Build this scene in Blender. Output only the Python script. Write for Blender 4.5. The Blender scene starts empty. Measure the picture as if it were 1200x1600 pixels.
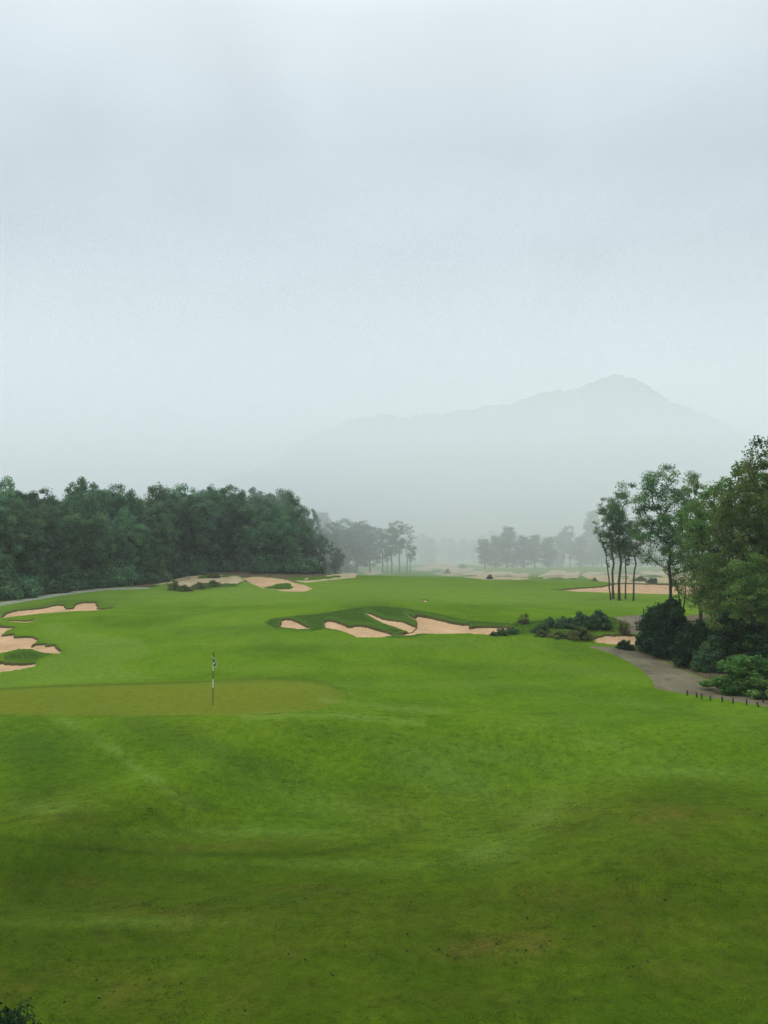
import bpy, math, random
import numpy as np
from mathutils import Vector

# ------------------------------------------------------------------ camera
S = bpy.context.scene
COL = S.collection
H0, F, PITCH = 7.0, 1200.0, math.atan(56/1200)
cd = bpy.data.cameras.new('camera'); cam = bpy.data.objects.new('camera', cd); COL.objects.link(cam)
cam.location = (0, 0, H0); cam.rotation_euler = (math.pi/2 + PITCH, 0, 0)
cd.sensor_fit = 'VERTICAL'; cd.sensor_height = 36; cd.lens = 27; cd.clip_start = .1; cd.clip_end = 6000
S.camera = cam

# ------------------------------------------------------------------ world: overcast sky
SUN_EL, SUN_AZ = math.radians(36), math.radians(-70)     # azimuth from +Y, clockwise positive
w = bpy.data.worlds.new('World'); S.world = w; w.use_nodes = True
nt = w.node_tree; N = nt.nodes; L = nt.links; N.clear()
def nd(t, **k):
    n = N.new(t)
    for a, b in k.items(): setattr(n, a, b)
    return n
out = nd('ShaderNodeOutputWorld'); bg = nd('ShaderNodeBackground')
sky = nd('ShaderNodeTexSky', sky_type='NISHITA', sun_disc=False, sun_elevation=SUN_EL, sun_rotation=SUN_AZ)
SKYS = 0.10
tc = nd('ShaderNodeTexCoord'); sep = nd('ShaderNodeSeparateXYZ'); L.new(tc.outputs['Generated'], sep.inputs[0])
ramp = nd('ShaderNodeValToRGB'); L.new(sep.outputs['Z'], ramp.inputs[0])       # overcast: brighter towards the zenith
cr = ramp.color_ramp; cr.elements[0].position = 0.0; cr.elements[0].color = (6.5, 7.4, 8.0, 1)
cr.elements[1].position = 1.0; cr.elements[1].color = (24.0, 26.5, 29.5, 1)
for p, c in ((.18, (6.2, 7.1, 7.75, 1)), (.36, (5.7, 6.6, 7.3, 1)), (.47, (6.5, 7.4, 8.0, 1)), (.58, (8.1, 9.0, 9.4, 1)), (.78, (15.5, 17.3, 18.8, 1))):
    e = cr.elements.new(p); e.color = c
mp = nd('ShaderNodeMapping'); mp.inputs['Scale'].default_value = (1.0, 1.0, 1.7); L.new(tc.outputs['Generated'], mp.inputs[0])
cn = nd('ShaderNodeTexNoise'); cn.inputs['Scale'].default_value = 2.6; cn.inputs['Detail'].default_value = 3.5
cn.inputs['Roughness'].default_value = .45; cn.inputs['Distortion'].default_value = .5
L.new(mp.outputs[0], cn.inputs['Vector'])
mr = nd('ShaderNodeMapRange'); mr.inputs['From Min'].default_value = .3; mr.inputs['From Max'].default_value = .7
mr.inputs['To Min'].default_value = .92; mr.inputs['To Max'].default_value = 1.08
L.new(cn.outputs[0], mr.inputs[0])
vm = nd('ShaderNodeVectorMath', operation='SCALE'); L.new(ramp.outputs[0], vm.inputs[0]); L.new(mr.outputs[0], vm.inputs['Scale'])
mx = nd('ShaderNodeMix', data_type='RGBA'); mx.inputs[0].default_value = .92
L.new(sky.outputs[0], mx.inputs[6]); L.new(vm.outputs[0], mx.inputs[7])
L.new(mx.outputs[2], bg.inputs[0]); bg.inputs[1].default_value = SKYS
L.new(bg.outputs[0], out.inputs[0])

sd = bpy.data.lights.new('sun', 'SUN'); sd.energy = 1.5; sd.angle = math.radians(16); sd.color = (1, .96, .9)
so = bpy.data.objects.new('sun', sd); COL.objects.link(so)
dirv = Vector((math.sin(SUN_AZ)*math.cos(SUN_EL), math.cos(SUN_AZ)*math.cos(SUN_EL), math.sin(SUN_EL)))
so.rotation_euler = dirv.to_track_quat('Z', 'Y').to_euler(); so.location = (0, 0, 150)

S.view_settings.view_transform = 'Standard'; S.view_settings.look = 'None'
S.view_settings.exposure = 0.0; S.view_settings.gamma = 1
S.render.engine = 'CYCLES'
cy = S.cycles
cy.max_bounces = 7; cy.diffuse_bounces = 3; cy.glossy_bounces = 1; cy.transmission_bounces = 2
cy.volume_bounces = 4; cy.transparent_max_bounces = 6; cy.use_denoising = True
try: cy.denoiser = 'OPENIMAGEDENOISE'; cy.denoising_prefilter = 'NONE'
except Exception: pass
cy.sample_clamp_indirect = 4

HAZE_DENSITY = 0.0004
MIST_DENSITY = 0.0074
HAZE_COLOR = (0.970, 0.992, 1.0, 1)

# ------------------------------------------------------------------ helpers
RS = np.random.RandomState(11)
TAB = RS.rand(256, 256)
def vnoise(x, y):
    xi = np.floor(x).astype(int); yi = np.floor(y).astype(int)
    fx = x - xi; fy = y - yi
    fx = fx*fx*(3-2*fx); fy = fy*fy*(3-2*fy)
    a = TAB[xi & 255, yi & 255]; b = TAB[(xi+1) & 255, yi & 255]
    c = TAB[xi & 255, (yi+1) & 255]; d = TAB[(xi+1) & 255, (yi+1) & 255]
    return (a*(1-fx)+b*fx)*(1-fy) + (c*(1-fx)+d*fx)*fy
def fbm(x, y, o=4):
    s = 0; a = .5; t = 0
    for i in range(o):
        s = s + a*(vnoise(x*2**i+17.3*i, y*2**i+5.1*i)-.5); t += a; a *= .5
    return s/t*2          # about -1..1
def sst(e0, e1, x):
    t = np.clip((x-e0)/(e1-e0), 0, 1); return t*t*(3-2*t)

CP, SP = math.cos(PITCH), math.sin(PITCH)
def proj(x, y, z):
    dz = z-H0; fw = y*CP+dz*SP; up = -y*SP+dz*CP
    fw = np.where(fw < .1, .1, fw)
    return 600+F*x/fw, 800-F*up/fw

def gauss(x, y, cx, cy_, sx, sy, rot=0.):
    c, s = math.cos(rot), math.sin(rot)
    dx = x-cx; dy = y-cy_
    a = (dx*c+dy*s)/sx; b = (-dx*s+dy*c)/sy
    return np.exp(-.5*(a*a+b*b))

def hbase(x, y):
    """height of the course, before the bunkers are dug"""
    x = np.asarray(x, float); y = np.asarray(y, float)
    d = np.hypot(x, y)
    z = .40*fbm(x/26+3, y/26+8, 3)*sst(8, 40, d) + .24*fbm(x/8, y/6, 2)*sst(9, 18, d)*(1-.5*sst(40, 80, d))
    z = z - 1.0*(1-sst(20, 31.5, y + .10*x))*sst(-20, 12, 14-x*.4)            # slope in front of the green
    z = z + .25*gauss(x, y, -13, 36, 12, 6)
    z = z + 1.0*gauss(x, y, 7.5, 20.0, 4.5, 2.0, .1)                    # mound on the right of the apron
    z = z + .6*gauss(x, y, -1.5, 29.5, 5.5, 1.5, -.1)
    z = z - .6*gauss(x, y, 3, 25, 5, 2.2, .4)
    z = z + .8*gauss(x, y, -8.3, 22.5, 1.2, 5.5, -.65) - .5*gauss(x, y, -5.2, 24.5, 1.6, 4, -.65)                    # diagonal shoulder
    z = z - .4*gauss(x, y, -4, 19.3, 6.5, 1.1, .05) + .5*gauss(x, y, 9, 31, 6, 2.2, -.2) - .4*gauss(x, y, 1, 34.5, 5, 2, .2) - .45*gauss(x, y, 4, 47, 14, 5, .2)
    z = z + .55*gauss(x, y, 9, 58, 9, 5)
    z = z + .9*gauss(x, y, 1, 82, 12, 7, .0)                            # bank that carries the bunkers
    z = z + .9*gauss(x, y, 17, 64, 4.5, 4)                              # scrubby knoll
    z = z + 1.5*gauss(x, y, -34, 135, 26, 26)                           # rise to the dunes
    z = z + 1.3*gauss(x, y, -36, 150, 10, 7) + .9*gauss(x, y, -21, 146, 8, 6)
    z = z + .7*gauss(x, y, -6, 150, 25, 14)
    z = z + 1.6*gauss(x, y, 22, 262, 9, 8) + 1.0*gauss(x, y, 70, 175, 26, 10) + 1.0*gauss(x, y, 62, 230, 30, 12)
    z = z + .8*fbm(x/60, y/60, 3)*sst(90, 260, d)
    z = z + sst(330, 900, d)*6
    return z

def ground(x, y): return float(hbase(np.array([x]), np.array([y]))[0])
def at(u, v):
    """ground point seen at pixel (u, v) of the 1200x1600 photograph"""
    a = (u-600)/F; b = (800-v)/F
    dx, dy, dz = a, CP-b*SP, SP+b*CP
    t = np.linspace(5, 420, 8000)
    X = dx*t; Y = dy*t; Z = H0+dz*t
    g = hbase(X, Y); k = np.argmax(Z < g)
    if not (Z < g).any(): k = len(t)-1
    return X[k], Y[k], g[k]
def atd(u, d):
    x = (u-600)/F*d; return x, d, ground(x, d)
def ztop(v, y): return H0 + (856-v)/F*y

def material(name):
    m = bpy.data.materials.new(name); m.use_nodes = True
    t = m.node_tree; b = t.nodes['Principled BSDF']
    return m, t, b, t.nodes, t.links
def mesh_obj(name, V, Fc, mat, parent=None, smooth=False, loc=None):
    me = bpy.data.meshes.new(name)
    me_fill(me, V, Fc, smooth)
    me.materials.append(mat)
    return link(name, me, parent, loc)
def me_fill(me, V, Fc, smooth=False):
    V = np.asarray(V, dtype=np.float32)
    if isinstance(Fc, np.ndarray):
        n, k = Fc.shape
        me.vertices.add(len(V)); me.vertices.foreach_set('co', V.ravel())
        me.loops.add(n*k); me.loops.foreach_set('vertex_index', Fc.astype(np.int32).ravel())
        me.polygons.add(n); me.polygons.foreach_set('loop_start', np.arange(0, n*k, k, dtype=np.int32))
        me.update(calc_edges=True)
    else:
        me.from_pydata([tuple(map(float, v)) for v in V], [], Fc)
    me.polygons.foreach_set('use_smooth', np.full(len(me.polygons), smooth, dtype=bool))
    me.update()
def link(name, me, parent=None, loc=None):
    o = bpy.data.objects.new(name, me); COL.objects.link(o)
    if parent is not None: o.parent = parent
    if loc is not None: o.location = loc
    return o
def fattr(me, name, arr):
    a = me.attributes.new(name, 'FLOAT', 'POINT'); a.data.foreach_set('value', np.asarray(arr, dtype=np.float32))
def tag(o, label=None, cat=None, group=None, kind=None):
    if label: o['label'] = label
    if cat: o['category'] = cat
    if group: o['group'] = group
    if kind: o['kind'] = kind
    return o
def empty(name, loc, rz=0, scale=(1, 1, 1)):
    o = bpy.data.objects.new(name, None); COL.objects.link(o); o.empty_display_size = .3
    o.location = loc; o.rotation_euler = (0, 0, rz); o.scale = scale
    return o

# ------------------------------------------------------------------ materials
def mathn(n, l, op, a, b=None, clamp=False):
    m = n.new('ShaderNodeMath'); m.operation = op; m.use_clamp = clamp
    for i, s in enumerate((a, b)):
        if s is None: continue
        if isinstance(s, (int, float)): m.inputs[i].default_value = s
        else: l.new(s, m.inputs[i])
    return m.outputs[0]
def mixc(n, l, fac, a, b, mode='MIX'):
    m = n.new('ShaderNodeMix'); m.data_type = 'RGBA'; m.blend_type = mode
    for i, s in ((0, fac), (6, a), (7, b)):
        if isinstance(s, (int, float)): m.inputs[i].default_value = s
        elif isinstance(s, tuple): m.inputs[i].default_value = (*s, 1)
        else: l.new(s, m.inputs[i])
    return m.outputs[2]
def noisen(n, l, scale, detail=3, rough=.55, stretch=None, dist=0.):
    t = n.new('ShaderNodeTexCoord'); x = n.new('ShaderNodeTexNoise')
    x.inputs['Scale'].default_value = scale; x.inputs['Detail'].default_value = detail
    x.inputs['Roughness'].default_value = rough; x.inputs['Distortion'].default_value = dist
    if stretch:
        mp = n.new('ShaderNodeMapping'); mp.inputs['Scale'].default_value = stretch[:3]
        if len(stretch) > 3: mp.inputs['Rotation'].default_value = (0, 0, stretch[3])
        l.new(t.outputs['Object'], mp.inputs[0]); l.new(mp.outputs[0], x.inputs['Vector'])
    else: l.new(t.outputs['Object'], x.inputs['Vector'])
    return x.outputs[0]
def rng(n, l, s, a, b, c=0., d=1.):
    m = n.new('ShaderNodeMapRange')
    for i, q in enumerate((a, b, c, d)): m.inputs[i+1].default_value = q
    l.new(s, m.inputs[0]); return m.outputs[0]
def attrn(n, name):
    a = n.new('ShaderNodeAttribute'); a.attribute_name = name; return a.outputs['Fac']

def turf(name, A, B, dryc=(.092, .066, .014), bump=.35, con=1.):
    m, t, b, n, l = material(name)
    big = rng(n, l, noisen(n, l, .055, 3, .5, dist=.6), .40, .60)
    mid = rng(n, l, noisen(n, l, .28, 4, .55, (1, .75, 1, .5), .8), .36, .64)
    fine = rng(n, l, noisen(n, l, 3.2, 9, .84), .38, .62)
    blade = rng(n, l, noisen(n, l, 19, 5, .8), .38, .62)
    f = mathn(n, l, 'ADD', mathn(n, l, 'MULTIPLY', big, .45), mathn(n, l, 'MULTIPLY', mid, .55), True)
    c = mixc(n, l, f, A, B)
    c = mixc(n, l, attrn(n, 'apron_shade'), c, mixc(n, l, f, (.026, .052, .002), (.054, .086, .004)))  # foreground darkening: part longer grass, part painted brightness falloff
    dn = rng(n, l, noisen(n, l, 1.3, 7, .72, (1, .6, 1)), .44, .60)
    c = mixc(n, l, mathn(n, l, 'MULTIPLY', mathn(n, l, 'MULTIPLY', attrn(n, 'dry'), 1.5), mathn(n, l, 'ADD', mathn(n, l, 'MULTIPLY', dn, .75), .25), True), c, dryc)
    c = mixc(n, l, attrn(n, 'collar'), c, (.100, .122, .012))
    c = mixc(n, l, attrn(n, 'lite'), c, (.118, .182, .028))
    c = mixc(n, l, attrn(n, 'rough'), c, mixc(n, l, attrn(n, 'apron_shade'), (.034, .072, .010), (.017, .037, .0018)))  # darker foreground tone carries painted shade of crease and hollows
    # short dark marks and tufts in the sward
    sp = rng(n, l, noisen(n, l, 3.1, 7, .78, (.8, 1.6, 1)), .56, .63)
    c = mixc(n, l, mathn(n, l, 'MULTIPLY', sp, .55), c, (.016, .030, .004))
    c = mixc(n, l, 1., c, mixc(n, l, mathn(n, l, 'ADD', mathn(n, l, 'MULTIPLY', fine, .55), mathn(n, l, 'MULTIPLY', blade, .45)), tuple(1-con*q_ for q_ in (.50, .44, .58)), tuple(1+con*q_ for q_ in (.48, .42, .55))), 'MULTIPLY')
    l.new(c, b.inputs['Base Color']); b.inputs['Roughness'].default_value = .85
    b.inputs['Specular IOR Level'].default_value = .0
    b.inputs['Sheen Weight'].default_value = .06; b.inputs['Sheen Roughness'].default_value = .5
    b.inputs['Sheen Tint'].default_value = (.6, .9, .15, 1)
    bp = n.new('ShaderNodeBump'); bp.inputs['Strength'].default_value = bump; bp.inputs['Distance'].default_value = .05
    l.new(mathn(n, l, 'ADD', fine, mathn(n, l, 'MULTIPLY', blade, .5)), bp.inputs['Height']); l.new(bp.outputs[0], b.inputs['Normal'])
    return m
M_TURF = turf('fairway_turf', (.053, .109, .004), (.098, .168, .008))
M_GREEN = turf('green_turf', (.096, .114, .008), (.128, .150, .012), bump=.10, con=.45)

def sandmat(name, A, B, C):
    m, t, b, n, l = material(name)
    f = rng(n, l, noisen(n, l, .45, 7, .68, (1, .5, 1)), .38, .62)
    c = mixc(n, l, f, A, B)
    g = rng(n, l, noisen(n, l, 1.6, 7, .75, (1, .5, 1)), .50, .64)
    c = mixc(n, l, mathn(n, l, 'MULTIPLY', g, .5), c, C)
    l.new(c, b.inputs['Base Color']); b.inputs['Roughness'].default_value = .95; b.inputs['Specular IOR Level'].default_value = .1
    bp = n.new('ShaderNodeBump'); bp.inputs['Strength'].default_value = .5; bp.inputs['Distance'].default_value = .08
    l.new(noisen(n, l, 1.6, 6, .7, (1, 2.5, 1)), bp.inputs['Height']); l.new(bp.outputs[0], b.inputs['Normal'])
    return m
M_SAND = sandmat('bunker_sand', (.36, .226, .115), (.46, .298, .163), (.24, .15, .075))
M_DUNE = sandmat('dune_sand', (.33, .25, .14), (.44, .34, .20), (.13, .11, .045))
M_PATH = sandmat('path_surface', (.100, .084, .050), (.155, .132, .082), (.05, .040, .020))
M_LIP = sandmat('shaded_cut_soil', (.040, .034, .010), (.060, .048, .014), (.03, .05, .010))
M_LPATH = sandmat('pale_path_surface', (.23, .23, .17), (.28, .28, .21), (.15, .15, .10))
M_DIRT = sandmat('earth', (.08, .056, .032), (.11, .08, .048), (.04, .028, .014))

# ------------------------------------------------------------------ the ground: one height field, cut into its surfaces
# traced outlines, pixels of the photograph -> (name, material key, depth dug, polygon)
P = []
def reg(name, key, depth, pts, dmin=0, dmax=500, jit=1.0): P.append((name, key, depth, np.array(pts, float), dmin, dmax, jit))
reg('putting_green', 'green', 0, [(-260,1084),(-100,1079),(0,1075),(90,1070),(200,1067),(300,1064),(400,1061),(470,1063),(520,1072),(536,1084),(530,1097),(500,1108),(440,1114),(380,1117),(250,1118),(120,1118),(0,1117),(-150,1117),(-260,1113)], jit=.3)
# cart path on the right
reg('cart_path', 'path', 0, [(912,1010),(925,1009),(960,1010),(992,1012),(1008,1019),(1030,1029),(1060,1043),(1100,1060),(1130,1072),(1160,1082),(1200,1093),(1260,1106),(1330,1118),(1330,1135),(1260,1117),(1200,1105),(1160,1099),(1130,1094),(1095,1088),(1060,1083),(1035,1079),(1022,1075),(1020,1066),(1008,1052),(985,1036),(955,1022),(930,1014)], jit=.35)
reg('bare_earth', 'dirt', 0, [(985,1010),(1010,1008),(1100,1025),(1250,1050),(1420,1095),(1420,1130),(1200,1094),(1130,1073),(1060,1044),(1030,1030),(1008,1020)], jit=2)
reg('bare_earth', 'dirt', 0, [(1010,1008),(1000,985),(1045,962),(1420,950),(1420,1100),(1200,1060),(1080,1030)], 34, 90, jit=2)
reg('pathway', 'path', 0, [(956,964),(985,961),(1010,960),(1040,962),(1040,990),(975,990),(985,978),(968,970)], jit=.5)
reg('sand_bunker', 'sand', .1, [(925,998),(934,994),(948,991),(975,991),(992,992),(1000,1003),(990,1009),(955,1006),(930,1003)])
reg('bare_earth', 'dirt', 0, [(-300,958),(0,940),(100,928),(180,917),(235,917),(262,912),(340,904),(380,909),(450,912),(500,907),(545,897),(560,860),(-300,860)], 80, 290, 1.5)
# left path at the foot of the wood
reg('pathway', 'lpath', 0, [(-300,975),(-120,960),(0,947),(40,940),(90,932),(130,926),(170,922),(235,920),(235,917.5),(180,918),(130,921),(90,927),(40,935),(0,941),(-120,953),(-300,966)], jit=.25)
# left bunkers
reg('sand_bunker', 'sand', .15, [(-200,975),(-60,970),(0,964),(12,957),(25,953),(60,950),(90,944),(100,945),(104,950),(114,950),(120,943),(130,940),(150,940),(153,950),(165,950),(178,948),(176,951),(150,953.5),(100,956),(60,959),(20,963),(0,966),(-60,975),(-200,985)])
reg('sand_bunker', 'sand', .13, [(8,968.5),(30,969),(44,969),(56,966),(51,970.5),(46,972.5),(30,972),(14,971)])
reg('sand_bunker', 'sand', .14, [(-140,985),(-60,975),(0,977),(23,980),(20,983),(12,985),(3,992),(8,992),(21,990.5),(21,995),(42,994),(50,994),(59,999),(56,1003),(50,1009),(56,1006),(71,1005),(72,1007.5),(86,1006.5),(89,1011),(97,1016),(97,1019),(90,1022),(70,1020),(50,1014),(30,1014),(12,1019),(0,1021),(-60,1026),(-140,1026)], 35)
reg('sand_bunker', 'sand', .13, [(-120,1046),(-40,1044),(0,1034),(4,1030),(11,1025),(9,1030),(2,1032),(7,1036),(30,1037),(57,1036),(54,1042),(30,1047),(0,1051),(-60,1056),(-120,1058)])
# centre bunkers
reg('sand_bunker', 'sand', .15, [(438,968),(446,966),(457,967),(470,973),(488,983),(470,983),(438,980)], jit=.5)
reg('sand_bunker', 'sand', .17, [(507,970),(512,968),(522,969),(534,973),(545,978),(560,976),(575,978),(592,983),(612,989),(612,994),(590,996),(558,996),(545,990),(530,985),(507,981)], jit=.5)
reg('sand_bunker', 'sand', .14, [(567,957),(580,958),(597,965),(612,968),(630,970),(645,976),(655,980),(640,988),(620,981),(600,974),(585,967)], 60, jit=.5)
reg('sand_bunker', 'sand', .19, [(626,957),(636,960),(648,964),(652,960),(664,962),(700,970),(722,974),(733,974),(733,980),(745,978),(775,978),(800,979),(800,985),(772,989),(765,992),(735,990),(700,990),(660,990),(640,993),(615,992),(645,985),(652,978),(650,970),(638,963)], 58, jit=.5)
reg('sand_bunker', 'sand', .1, [(657,938),(664,936.5),(671,939),(664,940.5)])
# dunes in front of the left wood
reg('sand_dune', 'dune', 0, [(225,919),(245,913),(262,908),(282,902),(310,899),(340,898),(372,900),(384,904),(372,912),(350,912),(320,918),(280,916),(262,912),(245,916)], 100, 200, 2)
reg('sand_dune', 'sand', 0, [(378,903),(400,901),(425,903),(446,905),(458,910),(478,914),(490,920),(476,925),(440,924),(408,918),(392,912)], 100, 200, 1.2)
reg('sand_dune', 'dune', 0, [(448,903),(500,901),(545,893),(560,896),(556,903),(520,906),(480,911),(462,908)], 110, 260, 1)
reg('sand_dune', 'dune', 0, [(562,893),(580,891),(598,893),(600,897),(575,899)], 150, 300, .5)
# far sands
reg('sand_dune', 'dune', 0, [(640,888),(660,885),(676,880),(700,877),(716,880),(722,886),(740,888),(742,892),(715,901),(690,899),(664,894)], 150, 330, 1.2)
reg('sand_dune', 'dune', 0, [(715,895),(742,892),(770,893),(800,893),(828,896),(826,905),(796,907),(760,906),(725,902)], 130, 330, .7)
reg('sand_dune', 'dune', 0, [(834,903),(852,895),(864,890),(907,892),(904,905),(870,906),(850,905)], 120, 330, .6)
reg('sand_dune', 'dune', 0, [(906,898),(920,893),(960,894),(1010,892),(1090,890),(1130,897),(1130,910),(1040,911),(1000,912),(960,911),(925,908)], 100, 330, 1.2)
reg('sand_bunker', 'sand', .2, [(852,920),(880,920.5),(905,918),(940,916),(965,911),(1030,912),(1100,914),(1100,928),(1030,928),(960,926),(900,924)], 80, 200, .6)

az_in = np.linspace(-29.5, 29.5, 880)
az = np.radians(np.concatenate([-np.linspace(180, 62, 30), -np.linspace(60, 30.2, 110), az_in, np.linspace(30.2, 60, 110), np.linspace(62, 180, 30)]))
rr = [.6, 1.5, 3, 4.5, 6]
while rr[-1] < 1180:
    d = rr[-1]
    st = d*d/5000*.9
    st = min(st, .26 if d < 115 else (.6 if d < 200 else (1.3 if d < 340 else .03*d)))
    rr.append(d+max(st, .03 if d > 9 else .2))
rr = np.array(rr)
A, R = np.meshgrid(az, rr)                 # rows: distance
X = R*np.sin(A); Y = R*np.cos(A)
Z = hbase(X, Y)
U, Vv = proj(X, Y, Z)
front = Y > 3
jx = fbm(X*.45, Y*.30, 2); jy = fbm(X*.45+40, Y*.30+9, 2)
far = np.clip(60/R, .2, 1.5)
lab = np.zeros(X.shape, np.int16)
def inpoly(u, v, pts):
    ins = np.zeros(u.shape, bool); n = len(pts)
    for i in range(n):
        x1, y1 = pts[i]; x2, y2 = pts[(i+1) % n]
        if y1 == y2: continue
        c = ((y1 > v) != (y2 > v)) & (u < (x2-x1)*(v-y1)/(y2-y1)+x1)
        ins ^= c
    return ins
for k, (nm, key, dep, pts, d0, d1, jit) in enumerate(P):
    lo = pts.min(0)-8; hi = pts.max(0)+8
    bb = front & (U > lo[0]) & (U < hi[0]) & (Vv > lo[1]) & (Vv < hi[1]) & (R >= d0) & (R <= d1)
    i = np.nonzero(bb)
    if len(i[0]) == 0: continue
    ins = inpoly(U[i]+jit*3.2*far[i]*jx[i], Vv[i]+jit*1.1*far[i]*jy[i], pts)
    q = lab[i]
    q[ins & ((q == 0) | (key != 'dirt'))] = k+1
    lab[i] = q
# scrub patches break the dune sands
gr = fbm(X/4.0+11, Y/9.0+3, 3)
isd = np.isin(lab, [k+1 for k, p in enumerate(P) if p[1] == 'dune'])
isd |= (lab > 0) & np.isin(lab, [k+1 for k, p in enumerate(P) if p[0] == 'sand_dune' and p[1] == 'sand']) & (gr > .38)
lab[isd & (gr > .3)] = 0
scrub = (isd & (gr > .3))
# digging: shallow ramp on the near side, sharp lip on the far side
sandk = np.isin(lab, [k+1 for k, p in enumerate(P) if p[2] > 0])
depv = np.array([0]+[p[2] for p in P])[lab]
rc = np.arange(len(rr))[:, None]
start = np.maximum.accumulate(np.where(~sandk, rc, 0), axis=0)
nearness = R - rr[start]
Z = Z - depv*sst(0, 2.2, nearness) + np.where(sandk, .03*fbm(X*1.5, Y*1.5, 3), 0)
# rolled turf lip just behind the far edge
isg = (lab == 0)

rough = np.zeros(X.shape); dry = np.zeros(X.shape); lite = np.zeros(X.shape)  # rough: long grass plus painted shade; lite: pale turf plus painted highlights
def softpoly(pts, soft=2.5, jit=1.5):
    pts = np.array(pts, float); lo = pts.min(0)-12; hi = pts.max(0)+12
    bb = front & (U > lo[0]) & (U < hi[0]) & (Vv > lo[1]) & (Vv < hi[1])
    i = np.nonzero(bb); s = np.zeros(X.shape); acc = 0
    for ox, oy in ((0,0),(1,0),(-1,0),(0,1),(0,-1),(.7,.7),(-.7,.7),(.7,-.7),(-.7,-.7)):
        acc = acc + inpoly(U[i]+jit*3*jx[i]+ox*soft*2.5, Vv[i]+jit*jy[i]+oy*soft, pts)
    s[i] = acc/9.; return s
def line(pts, wpx, vs=1.0):
    s = np.full(X.shape, 1e9)
    for (x1, y1), (x2, y2) in zip(pts[:-1], pts[1:]):
        lo = (min(x1, x2)-40, min(y1, y2)-30); hi = (max(x1, x2)+40, max(y1, y2)+30)
        i = np.nonzero(front & (U > lo[0]) & (U < hi[0]) & (Vv > lo[1]) & (Vv < hi[1]))
        dx, dy = x2-x1, y2-y1; px, py = U[i]-x1, Vv[i]-y1
        t = np.clip((px*dx+py*dy)/(dx*dx+dy*dy), 0, 1)
        s[i] = np.minimum(s[i], np.hypot(px-t*dx, py-t*dy))
    return np.exp(-(s/wpx)**2)
def blob(u, v, ru, rv, a=1., rot=0.):
    c, s_ = math.cos(rot), math.sin(rot)
    du = U-u; dv = Vv-v
    return np.where(front, a*np.exp(-(((du*c+dv*s_)/ru)**2+((-du*s_+dv*c)/rv)**2)), 0)
br = .5+.5*fbm(X*.8+5, Y*.8, 4)
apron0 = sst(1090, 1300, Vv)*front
R1 = softpoly([(414,973),(422,967),(452,963),(500,959),(555,950),(600,947),(640,951),(675,957),(735,970),(795,974),(800,980),(658,992),(650,996),(612,997),(507,983),(490,986),(440,983),(425,980)], .8, .5)
R2 = softpoly([(-200,962),(-40,958),(20,950),(60,945),(100,937),(150,936),(185,945),(182,949),(150,951),(60,956),(0,962),(-200,980)], 1.2)
R3 = np.maximum(softpoly([(5,1030),(8,1022),(40,1013),(85,1021),(62,1030),(58,1036),(30,1038),(0,1038),(-60,1040)], 1.2), .8*line([(-60,974),(0,976),(22,980)], 2.2)+.8*line([(22,980),(8,989),(26,994),(50,995),(58,1002),(62,1005),(86,1007),(92,1013)], 2.0))
R4 = softpoly([(520,945),(590,938),(640,944),(650,950),(600,952),(540,952)], 3)*.45
R5 = softpoly([(775,992),(790,976),(810,968),(850,968),(890,966),(960,962),(985,975),(1000,990),(940,990),(925,998),(900,999),(860,994)], 2)*.8
R6 = softpoly([(255,912),(290,905),(340,903),(380,908),(370,916),(320,921),(280,919)], 1.5)*.7
rough = np.maximum.reduce([R1*.85, R2*.42, R3*.75, R4, R5*.65, R6, scrub*.7])
rough = np.maximum(rough, .75*line([(-100,1082),(0,1077),(90,1072),(200,1069),(300,1066),(340,1064)], 1.6))
rough = np.maximum(rough, .45*line([(340,1064),(420,1060),(490,1064),(540,1078),(545,1092)], 4))
rough = np.maximum(rough, (.75*br+.25)*line([(-60,1292),(0,1308),(60,1318),(120,1325),(200,1331),(350,1336),(480,1334),(560,1326),(620,1310),(655,1290)], 4.8))  # shade of the curved fold, painted as darker grass
rough = np.maximum(rough, .35*br*line([(-40,1408),(300,1412),(700,1408),(1240,1420)], 16))
hb = fbm(X*.9+3, Y*2.2+7, 4)
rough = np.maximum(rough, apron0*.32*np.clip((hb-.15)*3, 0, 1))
rough = np.maximum.reduce([rough, blob(560,1078,40,16,.25), blob(450,1015,180,8,.28,-.02), blob(760,1043,160,8,.24,.05), blob(330,982,120,7,.24), blob(880,1085,130,10,.2,.1), blob(890,1014,45,14,.35), blob(640,1098,110,7,.2,.05), blob(1080,1120,120,8,.2,.08), blob(700,947,120,5,.2), blob(640,1200,90,22,.22,.3), blob(330,1172,180,20,.5,.30), blob(250,1165,60,14,.3,.6), blob(50,1170,85,36,.6), blob(60,1235,110,34,.35), blob(650,1205,110,16,.25,.35), blob(560,1150,120,12,.3,.15), blob(440,1400,500,30,.2), blob(860,1180,70,14,.2,.3), blob(1010,1330,160,40,.25), blob(200,1360,260,16,.22), blob(980,1250,120,14,.20)])  # dark blobs paint shade in hollows, on swells and beside the ridge
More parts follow.
